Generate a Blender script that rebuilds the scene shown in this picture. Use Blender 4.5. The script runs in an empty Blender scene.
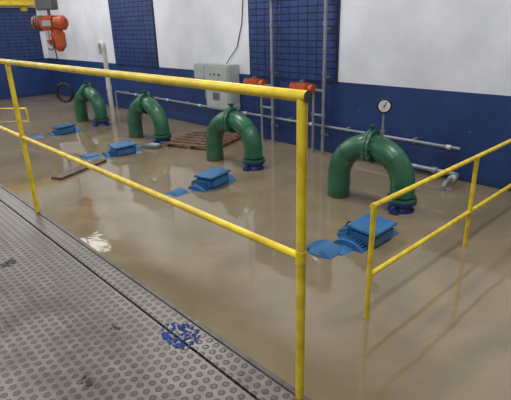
import bpy, bmesh, math, random
from mathutils import Vector, Matrix
random.seed(4)
S=bpy.context.scene
try: S.view_settings.view_transform='Standard'
except Exception: pass

def lin(c):
    return tuple(((v/255)/12.92 if v/255<=.04045 else ((v/255+.055)/1.055)**2.4) for v in c)+(1,)

# ---------------- materials
def mat(name,rgb,rough=.5,metal=0,var=.12,scale=8,bump=0,rgb2=None,spec=.5,bscale=None,grime=False):
    m=bpy.data.materials.new(name); m.use_nodes=True
    n=m.node_tree.nodes; l=m.node_tree.links
    b=n['Principled BSDF']; b.inputs['Roughness'].default_value=rough; b.inputs['Metallic'].default_value=metal
    b.inputs['Specular IOR Level'].default_value=spec
    g=n.new('ShaderNodeNewGeometry')
    t=n.new('ShaderNodeTexNoise'); t.inputs['Scale'].default_value=scale; t.inputs['Detail'].default_value=5
    l.new(g.outputs['Position'],t.inputs['Vector'])
    r=n.new('ShaderNodeValToRGB'); c=lin(rgb)
    d=lin(rgb2) if rgb2 else tuple(v*(1-var*2) for v in c[:3])+(1,)
    r.color_ramp.elements[0].position=.35; r.color_ramp.elements[0].color=d
    r.color_ramp.elements[1].position=.6; r.color_ramp.elements[1].color=c
    l.new(t.outputs['Fac'],r.inputs['Fac']); out=r.outputs['Color']
    if grime: # muddy tide mark close to the water line
        sx=n.new('ShaderNodeSeparateXYZ'); l.new(g.outputs['Position'],sx.inputs[0])
        ad=n.new('ShaderNodeMath'); ad.operation='MULTIPLY_ADD'; ad.inputs[1].default_value=-.10; l.new(t.outputs['Fac'],ad.inputs[0]); l.new(sx.outputs['Z'],ad.inputs[2])
        mr=n.new('ShaderNodeMapRange'); mr.inputs['From Min'].default_value=-.03; mr.inputs['From Max'].default_value=.03
        mr.inputs['To Min'].default_value=.7; mr.inputs['To Max'].default_value=0; l.new(ad.outputs[0],mr.inputs['Value'])
        mx=n.new('ShaderNodeMixRGB'); mx.inputs[2].default_value=lin((74,70,52)); l.new(mr.outputs[0],mx.inputs[0]); l.new(out,mx.inputs[1]); out=mx.outputs[0]
    l.new(out,b.inputs['Base Color'])
    if bump:
        bp=n.new('ShaderNodeBump'); bp.inputs['Strength'].default_value=bump; bp.inputs['Distance'].default_value=.01
        t2=n.new('ShaderNodeTexNoise'); t2.inputs['Scale'].default_value=bscale or scale*4
        l.new(g.outputs['Position'],t2.inputs['Vector'])
        l.new(t2.outputs['Fac'],bp.inputs['Height']); l.new(bp.outputs['Normal'],b.inputs['Normal'])
    return m

M_green=mat('green_paint',(50,104,76),.3,var=.16,scale=5,bump=.2,grime=True)
M_dgreen=mat('dark_green_paint',(34,80,60),.4)
M_yellow=mat('yellow_paint',(228,202,44),.38,var=.08,scale=14,rgb2=(200,170,40))
M_blue=mat('pump_blue',(52,106,156),.3,scale=7)
M_dblue=mat('dark_blue_paint',(24,46,104),.35)
M_flake=mat('blue_flake',(40,64,128),.8,spec=.1)
M_steel=mat('galvanised_steel',(140,146,154),.4,.3)
M_white=mat('white_plastic',(206,206,202),.35,var=.06)
M_panel=mat('panel_grey',(172,178,178),.4,var=.05)
M_orange=mat('orange_paint',(196,88,50),.4,var=.15)
M_black=mat('black_rubber',(24,24,28),.5)
M_wood=mat('wet_wood',(126,98,78),.5,rgb2=(84,60,46),scale=12)
M_dwood=mat('soaked_board',(104,82,72),.5,rgb2=(70,54,46),scale=12)
M_grey=mat('grey_metal',(105,106,108),.5)
M_glassblk=mat('blue_block',(44,66,118),.3,var=.15,scale=6)
M_mortar=mat('blue_mortar',(24,36,72),.6)
M_edge=mat('steel_edge',(90,86,84),.45,.2,scale=20,rgb2=(64,60,58))
M_face=mat('gauge_face',(205,208,208),.3,var=.02)
M_ceil=mat('ceiling_paint',(190,190,190),.8,var=.04)
M_conc=mat('concrete',(120,115,105),.8)

def emis(name,c,s):
    m=bpy.data.materials.new(name); m.use_nodes=True
    b=m.node_tree.nodes['Principled BSDF']; b.inputs['Base Color'].default_value=(.9,.9,.9,1)
    b.inputs['Emission Color'].default_value=c; b.inputs['Emission Strength'].default_value=s
    return m
M_lamp=emis('lamp_diffuser',(1,.98,.95,1),1.5)
M_soft=emis('translucent_skylight',(1,.98,.95,1),3.0)

def wall_mat(split=1.13):
    m=bpy.data.materials.new('painted_wall'); m.use_nodes=True
    n=m.node_tree.nodes; l=m.node_tree.links; b=n['Principled BSDF']
    g=n.new('ShaderNodeNewGeometry'); sx=n.new('ShaderNodeSeparateXYZ'); l.new(g.outputs['Position'],sx.inputs[0])
    lt=n.new('ShaderNodeMath'); lt.operation='LESS_THAN'; lt.inputs[1].default_value=split; l.new(sx.outputs['Z'],lt.inputs[0])
    def noise(sc,p0,c0,p1,c1,det=6):
        t=n.new('ShaderNodeTexNoise'); t.inputs['Scale'].default_value=sc; t.inputs['Detail'].default_value=det
        l.new(g.outputs['Position'],t.inputs['Vector'])
        r=n.new('ShaderNodeValToRGB'); r.color_ramp.elements[0].position=p0; r.color_ramp.elements[0].color=c0
        r.color_ramp.elements[1].position=p1; r.color_ramp.elements[1].color=c1
        l.new(t.outputs['Fac'],r.inputs['Fac']); return r.outputs['Color']
    w=noise(1.5,.35,lin((200,204,213)),.62,lin((216,220,229)))
    bl=noise(1.8,.35,lin((30,52,100)),.6,lin((36,62,114)))
    sp=noise(9,.70,(0,0,0,1),.73,(1,1,1,1))
    mb=n.new('ShaderNodeMixRGB'); mb.inputs[2].default_value=lin((110,130,170)); l.new(sp,mb.inputs[0]); l.new(bl,mb.inputs[1])
    # painted block-work joints
    br=n.new('ShaderNodeTexBrick'); br.inputs['Scale'].default_value=1; br.inputs['Brick Width'].default_value=.4; br.inputs['Row Height'].default_value=.2
    br.inputs['Mortar Size'].default_value=.006; br.inputs['Mortar Smooth'].default_value=.5
    ax=n.new('ShaderNodeMath'); l.new(sx.outputs['X'],ax.inputs[0]); l.new(sx.outputs['Y'],ax.inputs[1])
    cb=n.new('ShaderNodeCombineXYZ'); l.new(ax.outputs[0],cb.inputs[0]); l.new(sx.outputs['Z'],cb.inputs[1]); l.new(cb.outputs[0],br.inputs['Vector'])
    mx=n.new('ShaderNodeMixRGB'); l.new(lt.outputs[0],mx.inputs[0]); l.new(w,mx.inputs[1]); l.new(mb.outputs[0],mx.inputs[2])
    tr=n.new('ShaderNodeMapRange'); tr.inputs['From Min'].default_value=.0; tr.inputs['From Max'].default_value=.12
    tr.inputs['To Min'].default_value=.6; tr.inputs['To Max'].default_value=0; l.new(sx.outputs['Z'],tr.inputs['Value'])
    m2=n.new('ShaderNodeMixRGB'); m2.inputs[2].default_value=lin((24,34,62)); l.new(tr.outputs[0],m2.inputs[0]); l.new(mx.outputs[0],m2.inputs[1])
    l.new(m2.outputs[0],b.inputs['Base Color'])
    rr=n.new('ShaderNodeMapRange'); rr.inputs['To Min'].default_value=.75; rr.inputs['To Max'].default_value=.38
    l.new(lt.outputs[0],rr.inputs['Value']); l.new(rr.outputs[0],b.inputs['Roughness'])
    bp=n.new('ShaderNodeBump'); bp.inputs['Strength'].default_value=.2; bp.inputs['Distance'].default_value=.005; bp.invert=True
    l.new(br.outputs['Fac'],bp.inputs['Height'])
    t=n.new('ShaderNodeTexNoise'); t.inputs['Scale'].default_value=5; l.new(g.outputs['Position'],t.inputs['Vector'])
    b2=n.new('ShaderNodeBump'); b2.inputs['Strength'].default_value=.15; b2.inputs['Distance'].default_value=.02
    l.new(t.outputs['Fac'],b2.inputs['Height']); l.new(bp.outputs[0],b2.inputs['Normal']); l.new(b2.outputs[0],b.inputs['Normal'])
    return m
M_wall=wall_mat()

def water_mat():
    m=bpy.data.materials.new('muddy_water'); m.use_nodes=True
    n=m.node_tree.nodes; l=m.node_tree.links; b=n['Principled BSDF']
    g=n.new('ShaderNodeNewGeometry')
    t=n.new('ShaderNodeTexNoise'); t.inputs['Scale'].default_value=.8; t.inputs['Detail'].default_value=7; t.inputs['Distortion'].default_value=1.2
    l.new(g.outputs['Position'],t.inputs['Vector'])
    r=n.new('ShaderNodeValToRGB'); r.color_ramp.elements[0].position=.32; r.color_ramp.elements[0].color=lin((118,106,83))
    r.color_ramp.elements[1].position=.68; r.color_ramp.elements[1].color=lin((141,127,102))
    l.new(t.outputs['Fac'],r.inputs['Fac']); l.new(r.outputs['Color'],b.inputs['Base Color'])
    b.inputs['Roughness'].default_value=.045; b.inputs['IOR'].default_value=1.75
    t2=n.new('ShaderNodeTexNoise'); t2.inputs['Scale'].default_value=3.2; t2.inputs['Detail'].default_value=3
    l.new(g.outputs['Position'],t2.inputs['Vector'])
    bp=n.new('ShaderNodeBump'); bp.inputs['Strength'].default_value=.15; bp.inputs['Distance'].default_value=.02
    l.new(t2.outputs['Fac'],bp.inputs['Height']); l.new(bp.outputs[0],b.inputs['Normal'])
    return m
M_water=water_mat()

def grip_mat():
    m=bpy.data.materials.new('grip_plate'); m.use_nodes=True
    n=m.node_tree.nodes; l=m.node_tree.links; b=n['Principled BSDF']
    g=n.new('ShaderNodeNewGeometry')
    a=.046; bb=a*1.732
    def lat(off):
        v=n.new('ShaderNodeVectorMath'); v.operation='MULTIPLY_ADD'; v.inputs[1].default_value=(1/a,1/bb,0); v.inputs[2].default_value=(off,off,0)
        l.new(g.outputs['Position'],v.inputs[0])
        f=n.new('ShaderNodeVectorMath'); f.operation='FRACTION'; l.new(v.outputs[0],f.inputs[0])
        s=n.new('ShaderNodeVectorMath'); s.operation='SUBTRACT'; s.inputs[1].default_value=(.5,.5,0); l.new(f.outputs[0],s.inputs[0])
        k=n.new('ShaderNodeVectorMath'); k.operation='MULTIPLY'; k.inputs[1].default_value=(a,bb,0); l.new(s.outputs[0],k.inputs[0])
        e=n.new('ShaderNodeVectorMath'); e.operation='LENGTH'; l.new(k.outputs[0],e.inputs[0]); return e.outputs['Value']
    mn=n.new('ShaderNodeMath'); mn.operation='MINIMUM'; l.new(lat(0),mn.inputs[0]); l.new(lat(.5),mn.inputs[1])
    mp=n.new('ShaderNodeMapRange'); mp.inputs['From Max'].default_value=.022; l.new(mn.outputs[0],mp.inputs['Value'])
    cr=n.new('ShaderNodeValToRGB'); e=cr.color_ramp.elements
    e[0].position=.0; e[0].color=lin((90,84,81)); e[1].position=1; e[1].color=lin((124,117,113))
    for p,c in ((.38,(84,79,76)),(.50,(56,52,50)),(.64,(60,56,54)),(.74,(130,123,119))):
        x=e.new(p); x.color=lin(c)
    l.new(mp.outputs[0],cr.inputs['Fac'])
    def dirt_shade(sc,p0,v0,p1,vec):
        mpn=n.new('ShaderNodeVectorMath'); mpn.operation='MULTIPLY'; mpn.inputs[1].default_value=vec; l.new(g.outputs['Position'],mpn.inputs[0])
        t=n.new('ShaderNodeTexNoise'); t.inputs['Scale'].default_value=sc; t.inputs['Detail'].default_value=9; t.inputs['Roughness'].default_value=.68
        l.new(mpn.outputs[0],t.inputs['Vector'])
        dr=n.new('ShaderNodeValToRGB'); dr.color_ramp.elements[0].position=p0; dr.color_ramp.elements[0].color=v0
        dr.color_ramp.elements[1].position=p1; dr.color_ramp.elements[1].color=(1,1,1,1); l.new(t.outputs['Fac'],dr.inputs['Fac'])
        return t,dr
    t,dr=dirt_shade(2.6,.38,(.48,.44,.40,1),.58,(1,1,1))
    t2,dr2=dirt_shade(2.2,.34,(.55,.52,.48,1),.52,(.35,1.9,1))  # lengthwise streaks: mud, plus long streak shadows painted into the plate colour
    mm=n.new('ShaderNodeMixRGB'); mm.blend_type='MULTIPLY'; mm.inputs[0].default_value=1
    l.new(cr.outputs[0],mm.inputs[1]); l.new(dr.outputs[0],mm.inputs[2])
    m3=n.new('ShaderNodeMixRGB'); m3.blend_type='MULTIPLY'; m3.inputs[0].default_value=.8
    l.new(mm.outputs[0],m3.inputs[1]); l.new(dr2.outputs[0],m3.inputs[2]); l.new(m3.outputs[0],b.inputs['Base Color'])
    hr=n.new('ShaderNodeValToRGB'); h=hr.color_ramp.elements
    h[0].position=0; h[0].color=(.35,.35,.35,1); h[1].position=1; h[1].color=(.4,.4,.4,1)
    for p,v in ((.40,.3),(.55,.0),(.70,.45)):
        x=h.new(p); x.color=(v,v,v,1)
    l.new(mp.outputs[0],hr.inputs['Fac'])
    bp=n.new('ShaderNodeBump'); bp.inputs['Strength'].default_value=.4; bp.inputs['Distance'].default_value=.004
    l.new(hr.outputs[0],bp.inputs['Height']); l.new(bp.outputs[0],b.inputs['Normal'])
    rg=n.new('ShaderNodeMapRange'); rg.inputs['From Min'].default_value=.35; rg.inputs['From Max'].default_value=.62
    rg.inputs['To Min'].default_value=.30; rg.inputs['To Max'].default_value=.5; l.new(t.outputs['Fac'],rg.inputs['Value']); l.new(rg.outputs[0],b.inputs['Roughness'])
    b.inputs['Specular IOR Level'].default_value=.6
    return m
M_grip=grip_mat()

# ---------------- mesh builder
class B:
    def __init__(s): s.bm=bmesh.new(); s.mats=[]
    def mi(s,m):
        if m not in s.mats: s.mats.append(m)
        return s.mats.index(m)
    def box(s,c,d,m,rot=None,bev=0):
        r=bmesh.ops.create_cube(s.bm,size=1)
        vs=r['verts']
        for v in vs: v.co=Vector((v.co.x*d[0],v.co.y*d[1],v.co.z*d[2]))
        fs=set(f for v in vs for f in v.link_faces)
        if bev:
            es=list(set(e for v in vs for e in v.link_edges))
            q=bmesh.ops.bevel(s.bm,geom=es,offset=bev,segments=2,affect='EDGES')
            vs=list(set(v for v in q['verts'])|set(v for f in q['faces'] for v in f.verts)|set(v for v in vs if v.is_valid))
            fs=set(f for v in vs for f in v.link_faces)
        M=Matrix.Translation(Vector(c))@(rot.to_4x4() if rot else Matrix.Identity(4))
        for v in vs: v.co=M@v.co
        i=s.mi(m)
        for f in fs: f.material_index=i
    def tube(s,pts,r,m,seg=16,closed=False,cap=True):
        pts=[Vector(p) for p in pts]; N=len(pts); rs=r if isinstance(r,(list,tuple)) else [r]*N
        i=s.mi(m); rings=[]; nrm=None
        for k in range(N):
            if closed: t=(pts[(k+1)%N]-pts[k-1]).normalized()
            elif k==0: t=(pts[1]-pts[0]).normalized()
            elif k==N-1: t=(pts[-1]-pts[-2]).normalized()
            else:
                t=((pts[k+1]-pts[k]).normalized()+(pts[k]-pts[k-1]).normalized())
                t=t.normalized() if t.length>1e-6 else (pts[k+1]-pts[k]).normalized()
            if nrm is None:
                nrm=t.orthogonal().normalized()
            nrm=(nrm-t*nrm.dot(t)).normalized(); bn=t.cross(nrm)
            rings.append([s.bm.verts.new(pts[k]+(nrm*math.cos(a)+bn*math.sin(a))*rs[k]) for a in [2*math.pi*j/seg for j in range(seg)]])
        rr=range(N) if closed else range(N-1)
        for k in rr:
            A=rings[k]; C=rings[(k+1)%N]
            for j in range(seg):
                f=s.bm.faces.new((A[j],A[(j+1)%seg],C[(j+1)%seg],C[j])); f.material_index=i
        if cap and not closed:
            f=s.bm.faces.new(rings[0][::-1]); f.material_index=i
            f=s.bm.faces.new(rings[-1]); f.material_index=i
    def disc(s,c,axis,r,th,m,seg=24):
        a=Vector(axis).normalized()*th/2; c=Vector(c); s.tube([c-a,c+a],r,m,seg)
    def done(s,name,loc=None,ang=35):
        bmesh.ops.recalc_face_normals(s.bm,faces=s.bm.faces)
        me=bpy.data.meshes.new(name)
        o=bpy.data.objects.new(name,me); S.collection.objects.link(o)
        if loc is not None:
            loc=Vector(loc); bmesh.ops.translate(s.bm,verts=s.bm.verts,vec=-loc); o.location=loc
        s.bm.to_mesh(me); s.bm.free()
        for m in s.mats: me.materials.append(m)
        for p in me.polygons: p.use_smooth=True
        me.set_sharp_from_angle(angle=math.radians(ang))
        return o
def arc(c,r,a0,a1,u,v,n=12):
    c=Vector(c);u=Vector(u);v=Vector(v)
    return [c+u*r*math.cos(math.radians(a0+(a1-a0)*k/n))+v*r*math.sin(math.radians(a0+(a1-a0)*k/n)) for k in range(n+1)]
def RZ(d): return Matrix.Rotation(math.radians(d),3,'Z')

# ---------------- room
XL,XR,YB,YF,ZT,ZF=-16.0,3.0,5.9,-3.0,4.6,-.7
def wallbox(name,x0,x1,y0,y1,z0,z1,m):
    b=B(); b.box(((x0+x1)/2,(y0+y1)/2,(z0+z1)/2),(x1-x0,y1-y0,z1-z0),m); return b.done(name)
wallbox('wall_back',XL-.2,XR+.2,YB,YB+.2,ZF,ZT,M_wall)
wallbox('wall_left',XL-.2,XL,YF,YB,ZF,ZT,M_wall)
wallbox('wall_right',XR,XR+.2,YF,YB,ZF,ZT,M_wall)
wallbox('wall_front',XL-.2,XR+.2,YF-.2,YF,ZF,ZT,M_wall)
wallbox('ceiling',XL-.2,XR+.2,YF-.2,YB+.2,ZT,ZT+.15,M_ceil)
wallbox('floor',XL,XR,YF,YB,ZF-.15,ZF,M_conc)
b=B(); b.box(((XL+XR)/2,(YF+YB)/2,-.01),(XR-XL,YB-YF,.02),M_water); b.done('flood_water')

def window(name,along,p0,p1,z0,z1,const):
    b=B(); L=p1-p0; nc=round(L/.19); nr=round((z1-z0)/.1)
    cw=L/nc; ch=(z1-z0)/nr
    def place(a,z,da,dz,off,th,m,bev=0):
        if along=='x': b.box((a,const-off,z),(da,th,dz),m,bev=bev)
        else: b.box((const+off,a,z),(th,da,dz),m,bev=bev)
    place((p0+p1)/2,(z0+z1)/2,L+.06,z1-z0+.04,.008,.014,M_mortar)
    for i in range(nc):
        for j in range(nr):
            place(p0+(i+.5)*cw,z0+(j+.5)*ch,cw-.012,ch-.02,.016,.016,M_glassblk)
    b.done(name)
window('window_1','x',-11.45,-9.5,1.12,2.62,YB)
window('window_2','x',-6.4,-4.5,1.12,2.62,YB)
window('window_3','y',2.9,5.72,1.12,2.6,XL)

b=B(); 
for z,h,w in ((2.70,.03,.2),(2.80,.2,.03),(2.90,.03,.2)):
    b.box((XL+.14,1.7,z),(w,8.0,h),M_yellow)
for y in (-2,0.5,3,5.4): b.box((XL+.03,y,2.68),(.05,.2,.3),M_yellow)
b.done('crane_runway_beam')

# ---------------- discharge pipes & pump motors
def discharge_pipe(x0,gauge=False):
    b=B(); y0=4.40; d=Vector((.80,.09,0)); L=d.length; u=d.normalized(); w=Vector((0,0,1)); n=u.cross(w)
    R=L/2; zc=.27; c=Vector((x0,y0,zc))+d/2
    r=.135
    pts=[Vector((x0,y0,ZF)),Vector((x0,y0,0)),Vector((x0,y0,.15))]+arc(c,R,180,0,u,w,28)+[Vector((x0,y0,.17))+d]
    b.tube(pts,r,M_green,28)
    top=c+w*R
    for s in (-.022,.022): b.disc(top+u*s,u,.185,.034,M_green,32)
    for k in range(10):
        a=2*math.pi*(k+.5)/10; p=top+(w*math.cos(a)+n*math.sin(a))*.162
        b.tube([p-u*.06,p+u*.06],.013,M_dgreen,6)
    for a in (135,45):
        p=c+(u*math.cos(math.radians(a))+w*math.sin(math.radians(a)))*R
        t=(-u*math.sin(math.radians(a))+w*math.cos(math.radians(a)))
        b.disc(p,t,r+.004,.012,M_dgreen,28)
    b.tube([top+w*.17,top+w*.24],.022,M_dgreen,10)
    b.disc(top+w*.215,w,.035,.02,M_dgreen,8)
    b.tube([top+w*.225-n*.05,top+w*.235+n*.07],.01,M_dgreen,8)
    e=Vector((x0,y0,0))+d
    b.disc(e+w*.135,w,.165,.028,M_green,32); b.disc(e+w*.102,w,.165,.028,M_dblue,32)
    for k in range(8):
        a=2*math.pi*k/8; p=e+(u*math.cos(a)+n*math.sin(a))*.148
        b.tube([p+w*.08,p+w*.165],.011,M_dblue,6)
    b.tube([e+w*.12,e+w*.06,e+w*.0,e+w*ZF],[.13,.115,.15,.17],M_dblue,24)
    b.tube([e+w*.01-n*.15,e+w*.01+n*.2],.05,M_dblue,12)
    if gauge:
        g=top+u*.12
        b.tube([g+w*.12,g+w*.40],.012,M_steel,10); b.disc(g+w*.17,w,.024,.05,M_steel,6)
        f=Vector((.55,-.83,.0)).normalized(); gc=g+w*.46
        b.disc(gc,f,.08,.045,M_black,28); b.disc(gc+f*.023,f,.062,.006,M_face,28)
        b.tube([gc+f*.028,gc+f*.028+Vector((.02,.01,.045))],.004,M_black,6)
        b.disc(gc+f*.028,f,.01,.01,M_black,10)
    else:
        g=top+u*.12
        b.tube([g+w*.12,g+w*.2],.012,M_steel,10); b.disc(g+w*.2,w,.022,.03,M_steel,6)
    b.done('discharge_pipe',(x0,y0,0))
PX=(-3.27,-5.68,-8.12,-10.54)
for i,x in enumerate(PX): discharge_pipe(x,i==0)

def pump(x,rz,dz,tx,ty):
    b=B(); y=3.56; zc=-.17
    c=Vector((x,y,zc)); Y=Vector((0,1,0)); R=.22
    b.tube([c-Y*.22,c+Y*.2],R-.02,M_blue,28)
    for k in range(-7,8):
        hh=math.sqrt(max(0,.25**2-(k*.028)**2))
        b.box(c+Vector((k*.028,-.01,hh*.5)),(.010,.42,hh),M_blue)
    b.tube([c+Y*.19,c+Y*.22,c+Y*.34,c+Y*.38],[R+.015,R+.03,R+.025,R-.04],M_blue,28)
    b.disc(c-Y*.24,Y,R+.03,.04,M_blue,28)
    b.box(c+Vector((.05,.04,.255)),(.30,.36,.15),M_blue,bev=.03)
    b.box(c+Vector((.05,.04,.335)),(.33,.39,.025),M_blue,bev=.008)
    for sx in (-1,1):
        for sy in (-1,1): b.disc(c+Vector((.05+sx*.14,.04+sy*.17,.35)),(0,0,1),.012,.012,M_steel,8)
    b.box(c+Vector((-.16,.02,.20)),(.18,.30,.11),M_blue,bev=.03,rot=Matrix.Rotation(math.radians(-25),3,'Y'))
    b.tube([c+Vector((-.10,.02,.27)),c+Vector((-.2,.02,.28)),c+Vector((-.27,.02,.14)),c+Vector((-.29,.02,-.2))],.018,M_black,8)
    b.tube([c-Y*.24,c-Y*.30,c-Y*.42],[.20,.20,.20],M_blue,20)
    v=c-Y*.46+Vector((-.12,0,.05))
    b.tube([v+Y*.13,v+Y*.09,v-Y*.09,v-Y*.13],[.15,.20,.20,.15],M_blue,28)
    b.disc(v-Y*.15,Y,.13,.06,M_blue,20)
    b.tube([v+Vector((-.08,0,0)),v+Vector((-.15,0,.10))],.085,M_blue,16); b.disc(v+Vector((-.16,0,.12)),(-.45,0,.85),.13,.03,M_blue,20)
    b.box(c+Vector((0,-.1,-.315)),(.3,.8,.28),M_dblue)
    o=b.done('pump_motor',(x,y,0)); o.rotation_euler=(math.radians(tx),math.radians(ty),math.radians(rz)); o.location.z=dz
pump(-2.32,0,0,2,3); pump(-4.76,8,-.01,3,-3); pump(-7.20,-6,-.01,2,2); pump(-9.64,5,-.02,3,-2)

# ---------------- near platform
b=B()
PY=1.05; X1=XR-.03; Y0=YF+.03
yy=PY-.14
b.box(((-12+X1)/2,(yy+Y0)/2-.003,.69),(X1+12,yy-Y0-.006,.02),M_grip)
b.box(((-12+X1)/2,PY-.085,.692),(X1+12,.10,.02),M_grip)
b.box(((-12+X1)/2,PY-.016,.655),(X1+12,.032,.10),M_edge,bev=.006)
b.box(((-12+X1)/2,PY-.1,.60),(X1+12,.08,.012),M_edge)
for x in (-11,-8,-5,-2,1):
    b.box((x,(PY+Y0)/2-.1,.62),(.08,PY-Y0-.4,.12),M_grey)
    for y in (.8,-2.6): b.box((x,y,(ZF+.56)/2),(.1,.1,.56-ZF),M_grey)
b.done('walkway_platform')

# ---------------- yellow railings
b=B(); r=.0165; y=1.03; ze=1.8
xs=(-.905,-3.56,-6.2,-8.9)
for x in xs:
    b.tube([(x,y,.70),(x,y,ze)],r,M_yellow,16)
b.tube([(-9.2,y,ze),(-.885,y,ze)],r+.001,M_yellow,16)
b.disc((-.884,y,ze),(1,0,0),.0175,.004,M_edge,16)
b.tube([(-9.2,y,1.28),(-.905,y,1.28)],r-.002,M_yellow,16)
for x in xs:
    b.disc((x,y,1.28),(0,0,1),r+.002,.045,M_yellow,16)
b.done('guard_railing')
b=B(); x=-1.56; r=.019
for yy in (2.49,4.07,5.6):
    b.tube([(x,yy,ZF),(x,yy,.866)],r,M_yellow,16)
for z in (.866,.35):
    b.tube([(x,2.49,z),(x,5.62,z)],r,M_yellow,16)
b.disc((x,2.49,.866),(0,1,0),r+.002,.04,M_yellow,16)
b.done('guard_railing')
b=B()
b.tube([(-13.4,3.1,-.7),(-13.4,3.1,.16),(-12.55,3.85,.16),(-12.55,3.85,-.7)],.03,M_yellow,12)
b.done('low_barrier_rail')

# ---------------- wall pipework
yw=YB-.09
b=B()
b.tube([(-11.55,yw,-.1),(-11.55,yw,.38)]+arc((-11.49,yw,.38),.06,180,90,(1,0,0),(0,0,1),5)+[(-2.45,yw,.44)],.022,M_steel,12)
for x in (-11,-9.6,-8.4,-7.0,-5.4,-4.2,-3.1):
    b.box((x,YB-.045,.44),(.04,.08,.07),M_steel)
    b.disc((x+.5,yw,.44),(1,0,0),.03,.06,M_white,12)
b.done('water_supply_pipe')
b=B()
b.tube([(-4.0,yw,-.3),(-4.0,yw,.04)]+arc((-3.94,yw,.04),.06,180,90,(1,0,0),(0,0,1),5)+[(-2.5,yw,.10)]+arc((-2.5,yw-.08,.10),.08,90,0,(1,0,0),(0,1,0),5)+[(-2.42,yw-.35,.10),(-2.42,yw-.42,.05),(-2.42,yw-.42,-.2)],.03,M_steel,12)
b.disc((-2.75,yw,.1),(1,0,0),.045,.07,M_steel,12); b.disc((-2.42,yw-.2,.1),(0,1,0),.045,.07,M_white,12)
b.done('drain_pipe')

def riser(x,xa,ztop,nm):
    b=B(); yw=YB-.16
    b.tube([(x,yw,ZF),(x,yw,ztop)],.026,M_steel,12)
    b.tube([(x,yw,ztop),(x,yw,ztop+.03)],.035,M_steel,12)
    for z in (.3,1.2,1.9,2.3):
        b.box((x,YB-.09,z),(.05,.12,.03),M_steel); b.disc((x,yw,z+.06),(0,0,1),.034,.05,M_steel,12)
    z=1.0
    b.tube([(x,yw,z),(xa-.1,yw,z)],.02,M_steel,10)
    xs=x-.2 if x>-5 else x-.27
    b.tube([(xs,yw,ZF),(xs,yw,z)],.022,M_steel,12)
    b.tube([(x,yw,.62),(xs,yw,.62)],.018,M_steel,10)
    b.disc((xs,yw,.62),(0,0,1),.032,.06,M_steel,10); b.disc((x,yw,.62),(0,0,1),.036,.06,M_steel,10)
    c=Vector((xa,yw-.03,1.02))
    b.box(c,(.28,.15,.15),M_orange,bev=.02)
    b.tube([c+Vector((-.2,0,0)),c+Vector((.22,0,0))],.06,M_orange,16)
    b.disc(c+Vector((-.2,0,0)),(1,0,0),.075,.03,M_orange,16); b.disc(c+Vector((.22,0,0)),(1,0,0),.075,.03,M_orange,16)
    b.tube([c+Vector((0,0,.06)),c+Vector((0,0,.12))],.04,M_grey,12)
    b.tube([c+Vector((0,0,-.06)),c+Vector((0,0,-.16))],.03,M_steel,12)
    b.done(nm)
riser(-5.72,-6.12,2.5,'sprinkler_riser'); riser(-4.61,-5.02,2.5,'sprinkler_riser')

b=B()
b.box((-7.08,YB-.14,.88),(.72,.26,.84),M_panel,bev=.012)
b.box((-7.08,YB-.278,.88),(.64,.016,.76),M_panel,bev=.004)
b.box((-6.80,YB-.295,.88),(.03,.02,.12),M_black)
for k,cc in enumerate((M_orange,M_green,M_black)): b.disc((-7.25+.13*k,YB-.29,1.12),(0,1,0),.018,.03,cc,14)
b.box((-7.1,YB-.289,.72),(.2,.006,.14),M_grey)
for x in (-7.3,-7.1,-6.9): b.tube([(x,YB-.03,.47),(x,YB-.03,-.3)],.012,M_steel,8)
b.done('electrical_control_cabinet')
b=B()
b.box((-7.74,YB-.09,1.13),(.38,.16,.30),M_panel,bev=.01); b.box((-7.74,YB-.176,1.13),(.32,.012,.24),M_panel)
b.tube([(-7.74,YB-.05,.98),(-7.74,YB-.05,.6),(-7.46,YB-.05,.55)],.014,M_steel,8)
b.done('junction_box')
b=B(); pts=[Vector((-6.55,YB-.02,3.4)),Vector((-6.55,YB-.02,2.4)),Vector((-6.6,YB-.02,2.0)),Vector((-6.75,YB-.02,1.6)),Vector((-6.95,YB-.04,1.4)),Vector((-7.0,YB-.08,1.30))]
b.tube(pts,.008,M_black,8); b.done('wall_cable')

b=B(); x,y=-9.9,4.84
b.tube([(x,y,ZF),(x,y,1.60)]+arc((x-.09,y,1.60),.09,0,180,(1,0,0),(0,0,1),10)+[(x-.18,y,1.45)],.05,M_white,18)
b.disc((x,y,.75),(0,0,1),.058,.08,M_white,18)
b.done('gooseneck_vent_pipe')

# ---------------- chain hoist
b=B(); h=Vector((0,0,0))
b.box(h+Vector((-.02,0,0)),(.32,.30,.28),M_orange,bev=.05)
b.tube([h+Vector((-.12,0,.0)),h+Vector((-.34,0,.0))],[.14,.12],M_orange,20)
b.tube([h+Vector((.12,0,0)),h+Vector((.28,0,0)),h+Vector((.33,0,0))],[.14,.14,.09],M_orange,20)
b.box(h+Vector((.0,-.155,.0)),(.18,.012,.10),M_panel)
for k in range(4): b.disc(h+Vector((-.17-.04*k,0,0)),(1,0,0),.15,.012,M_grey,20)
b.tube([h+Vector((0,0,.1)),h+Vector((0,0,.25))],.03,M_grey,10)
b.box(h+Vector((-.02,0,.34)),(.38,.2,.20),M_grey,bev=.02)
b.tube([h+Vector((0,0,.43)),h+Vector((0,0,1.235))],.022,M_grey,10)
b.tube([h+Vector((.10,0,-.12)),h+Vector((.11,0,-.2)),h+Vector((.12,0,-.44)),h+Vector((.12,0,-.54))],[.08,.14,.13,.05],M_orange,16)
def chain(p,q,lw=.018,m=M_steel):
    p=Vector(p);q=Vector(q);n=int((q-p).length/.05)
    for k in range(n):
        c=p.lerp(q,(k+.5)/n); ax=Vector((1,0,0)) if k%2 else Vector((0,1,0)); zz=(q-p).normalized()
        b.tube([c+ax*lw*math.cos(a)+zz*.034*math.sin(a) for a in [2*math.pi*j/8 for j in range(8)]],.006,m,5,closed=True)
chain(h+Vector((-.08,0,-.12)),h+Vector((-.08,0,-.32)))
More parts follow.
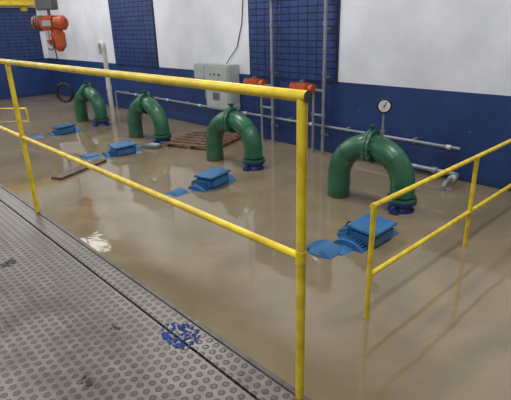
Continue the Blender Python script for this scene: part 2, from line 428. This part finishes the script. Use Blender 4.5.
hk=h+Vector((-.08,0,-.36)); b.tube([hk+Vector((0,0,.05)),hk+Vector((0,0,-.02))],.05,M_orange,14)
b.tube(arc(hk+Vector((0,0,-.09)),.055,100,-160,(1,0,0),(0,0,1),14),.016,M_grey,8)
cc=h+Vector((.05,.0,-1.36))
b.tube([h+Vector((.05,-.1,-.1)),h+Vector((.10,-.16,-.6)),cc+Vector((0,0,.17))],.012,M_black,8)
f1=Vector((1,0,0))
for k,rr in enumerate((.17,.155,.18,.165)):
    off=Vector((0,1,0))*(.02*(k-1.5))
    b.tube([cc+off+f1*rr*math.cos(a)+Vector((0,0,1))*rr*1.08*math.sin(a) for a in [2*math.pi*j/24 for j in range(24)]],.016,M_black,8,closed=True)
o=b.done('electric_chain_hoist'); o.location=(-10.0,3.84,2.11); o.rotation_euler[2]=math.radians(40)
b=B()
for z,hh,w in ((3.36,.02,.14),(3.47,.2,.02),(3.58,.02,.14)):
    b.box(((XL+XR)/2,3.84,z),(XR-XL,w,hh),M_yellow)
for x in (-15,-11.8,-5.5,0): b.tube([(x,3.84,3.58),(x,3.84,ZT)],.03,M_yellow,8)
b.done('monorail_beam')

# ---------------- floating things
b=B(); R=RZ(20); c=Vector((-6.72,4.98,.015))
for k in range(6):
    b.box(c+R@Vector((0,-.46+k*.184,.045)),(1.05,.10,.02),M_wood,rot=R)
for k in (-.47,0,.47): b.box(c+R@Vector((k,0,.0)),(.08,1.02,.07),M_wood,rot=R)
b.done('wooden_pallet')
b=B(); b.box((-6.78,2.68,.015),(1.0,.19,.035),M_dwood,rot=RZ(-65),bev=.006)
b.box((-6.90,2.62,.008),(.65,.12,.03),M_grey,rot=RZ(-48),bev=.004); b.done('floating_board')
b=B(); b.box((-7.15,4.14,.02),(.34,.2,.06),M_grey,rot=RZ(30),bev=.02); b.box((-7.1,4.17,.055),(.2,.12,.03),M_panel,rot=RZ(15),bev=.01); b.done('floating_foam_block')

def chips(name,c,n,sp,sz,m,fl=.3):
    b=B()
    for k in range(n):
        a=random.uniform(0,6.28); rr=sp*math.sqrt(random.random())
        s=random.uniform(.4,1)*sz
        p=Vector(c)+Vector((rr*math.cos(a),rr*math.sin(a)*.7,.0005+random.random()*.002))
        pts=[p+Vector((math.cos(t)*s*random.uniform(.5,1.2),math.sin(t)*s*random.uniform(.5,1.2),random.uniform(0,fl*.6)*s)) for t in [2*math.pi*j/7 for j in range(7)]]
        vs=[b.bm.verts.new(q) for q in pts]; top=b.bm.verts.new(p+Vector((0,0,s*fl))); bot=b.bm.verts.new(p-Vector((0,0,.001)))
        i=b.mi(m)
        for j in range(7):
            f=b.bm.faces.new((vs[j],vs[(j+1)%7],top)); f.material_index=i
            f=b.bm.faces.new((vs[(j+1)%7],vs[j],bot)); f.material_index=i
    return b.done(name)
chips('blue_paint_flakes',(-1.53,.93,.702),150,.11,.010,M_flake,.08)
chips('black_debris',(-1.55,.50,.7),10,.04,.014,M_black)
chips('black_debris',(-1.80,.75,.7),7,.03,.012,M_black)
chips('black_debris',(-2.85,.60,.7),10,.06,.022,M_black)

# ---------------- lights
for x,y,lx,ly,e in [(-10.6,3.8,.64,1.88,103),(-5.6,3.8,.64,1.88,103),(-.8,3.8,.64,1.88,100),(-13.6,3.2,.64,1.4,85)]+[(xx,-.4,.64,1.88,92) for xx in (-13.5,-10.0,-5.6,-.8)]:
    b=B(); b.box((x,y,4.54),(lx+.12,ly+.12,.12),M_panel); b.box((x,y,4.475),(lx+.02,ly+.02,.012),M_lamp)
    b.done('ceiling_light')
    L=bpy.data.lights.new('lamp','AREA'); L.shape='RECTANGLE'; L.size=lx; L.size_y=ly; L.energy=e; L.color=(1,.99,.98)
    o=bpy.data.objects.new('lamp_area',L); o.location=(x,y,4.46); S.collection.objects.link(o)
b=B(); b.box((-13.6,5.3,4.56),(1.3,1.0,.08),M_panel); b.box((-13.6,5.3,4.515),(1.2,.9,.012),M_soft); b.done('ceiling_skylight')
w=bpy.data.worlds.new('World'); S.world=w; w.use_nodes=True
w.node_tree.nodes['Background'].inputs[0].default_value=(.8,.85,.9,1); w.node_tree.nodes['Background'].inputs[1].default_value=.5

# ---------------- camera
F=Vector((-.6875,.6342,-.3535)).normalized(); ex=Vector((.6855,.728,-.0271)); ex=(ex-F*ex.dot(F)).normalized(); ey=ex.cross(F)
cam=bpy.data.cameras.new('camera'); cam.sensor_width=36; cam.lens=468/511*36; cam.clip_start=.05
co=bpy.data.objects.new('camera',cam); S.collection.objects.link(co)
m=Matrix((ex,ey,-F)).transposed().to_4x4(); m.translation=Vector((0,0,2)); co.matrix_world=m
S.camera=co
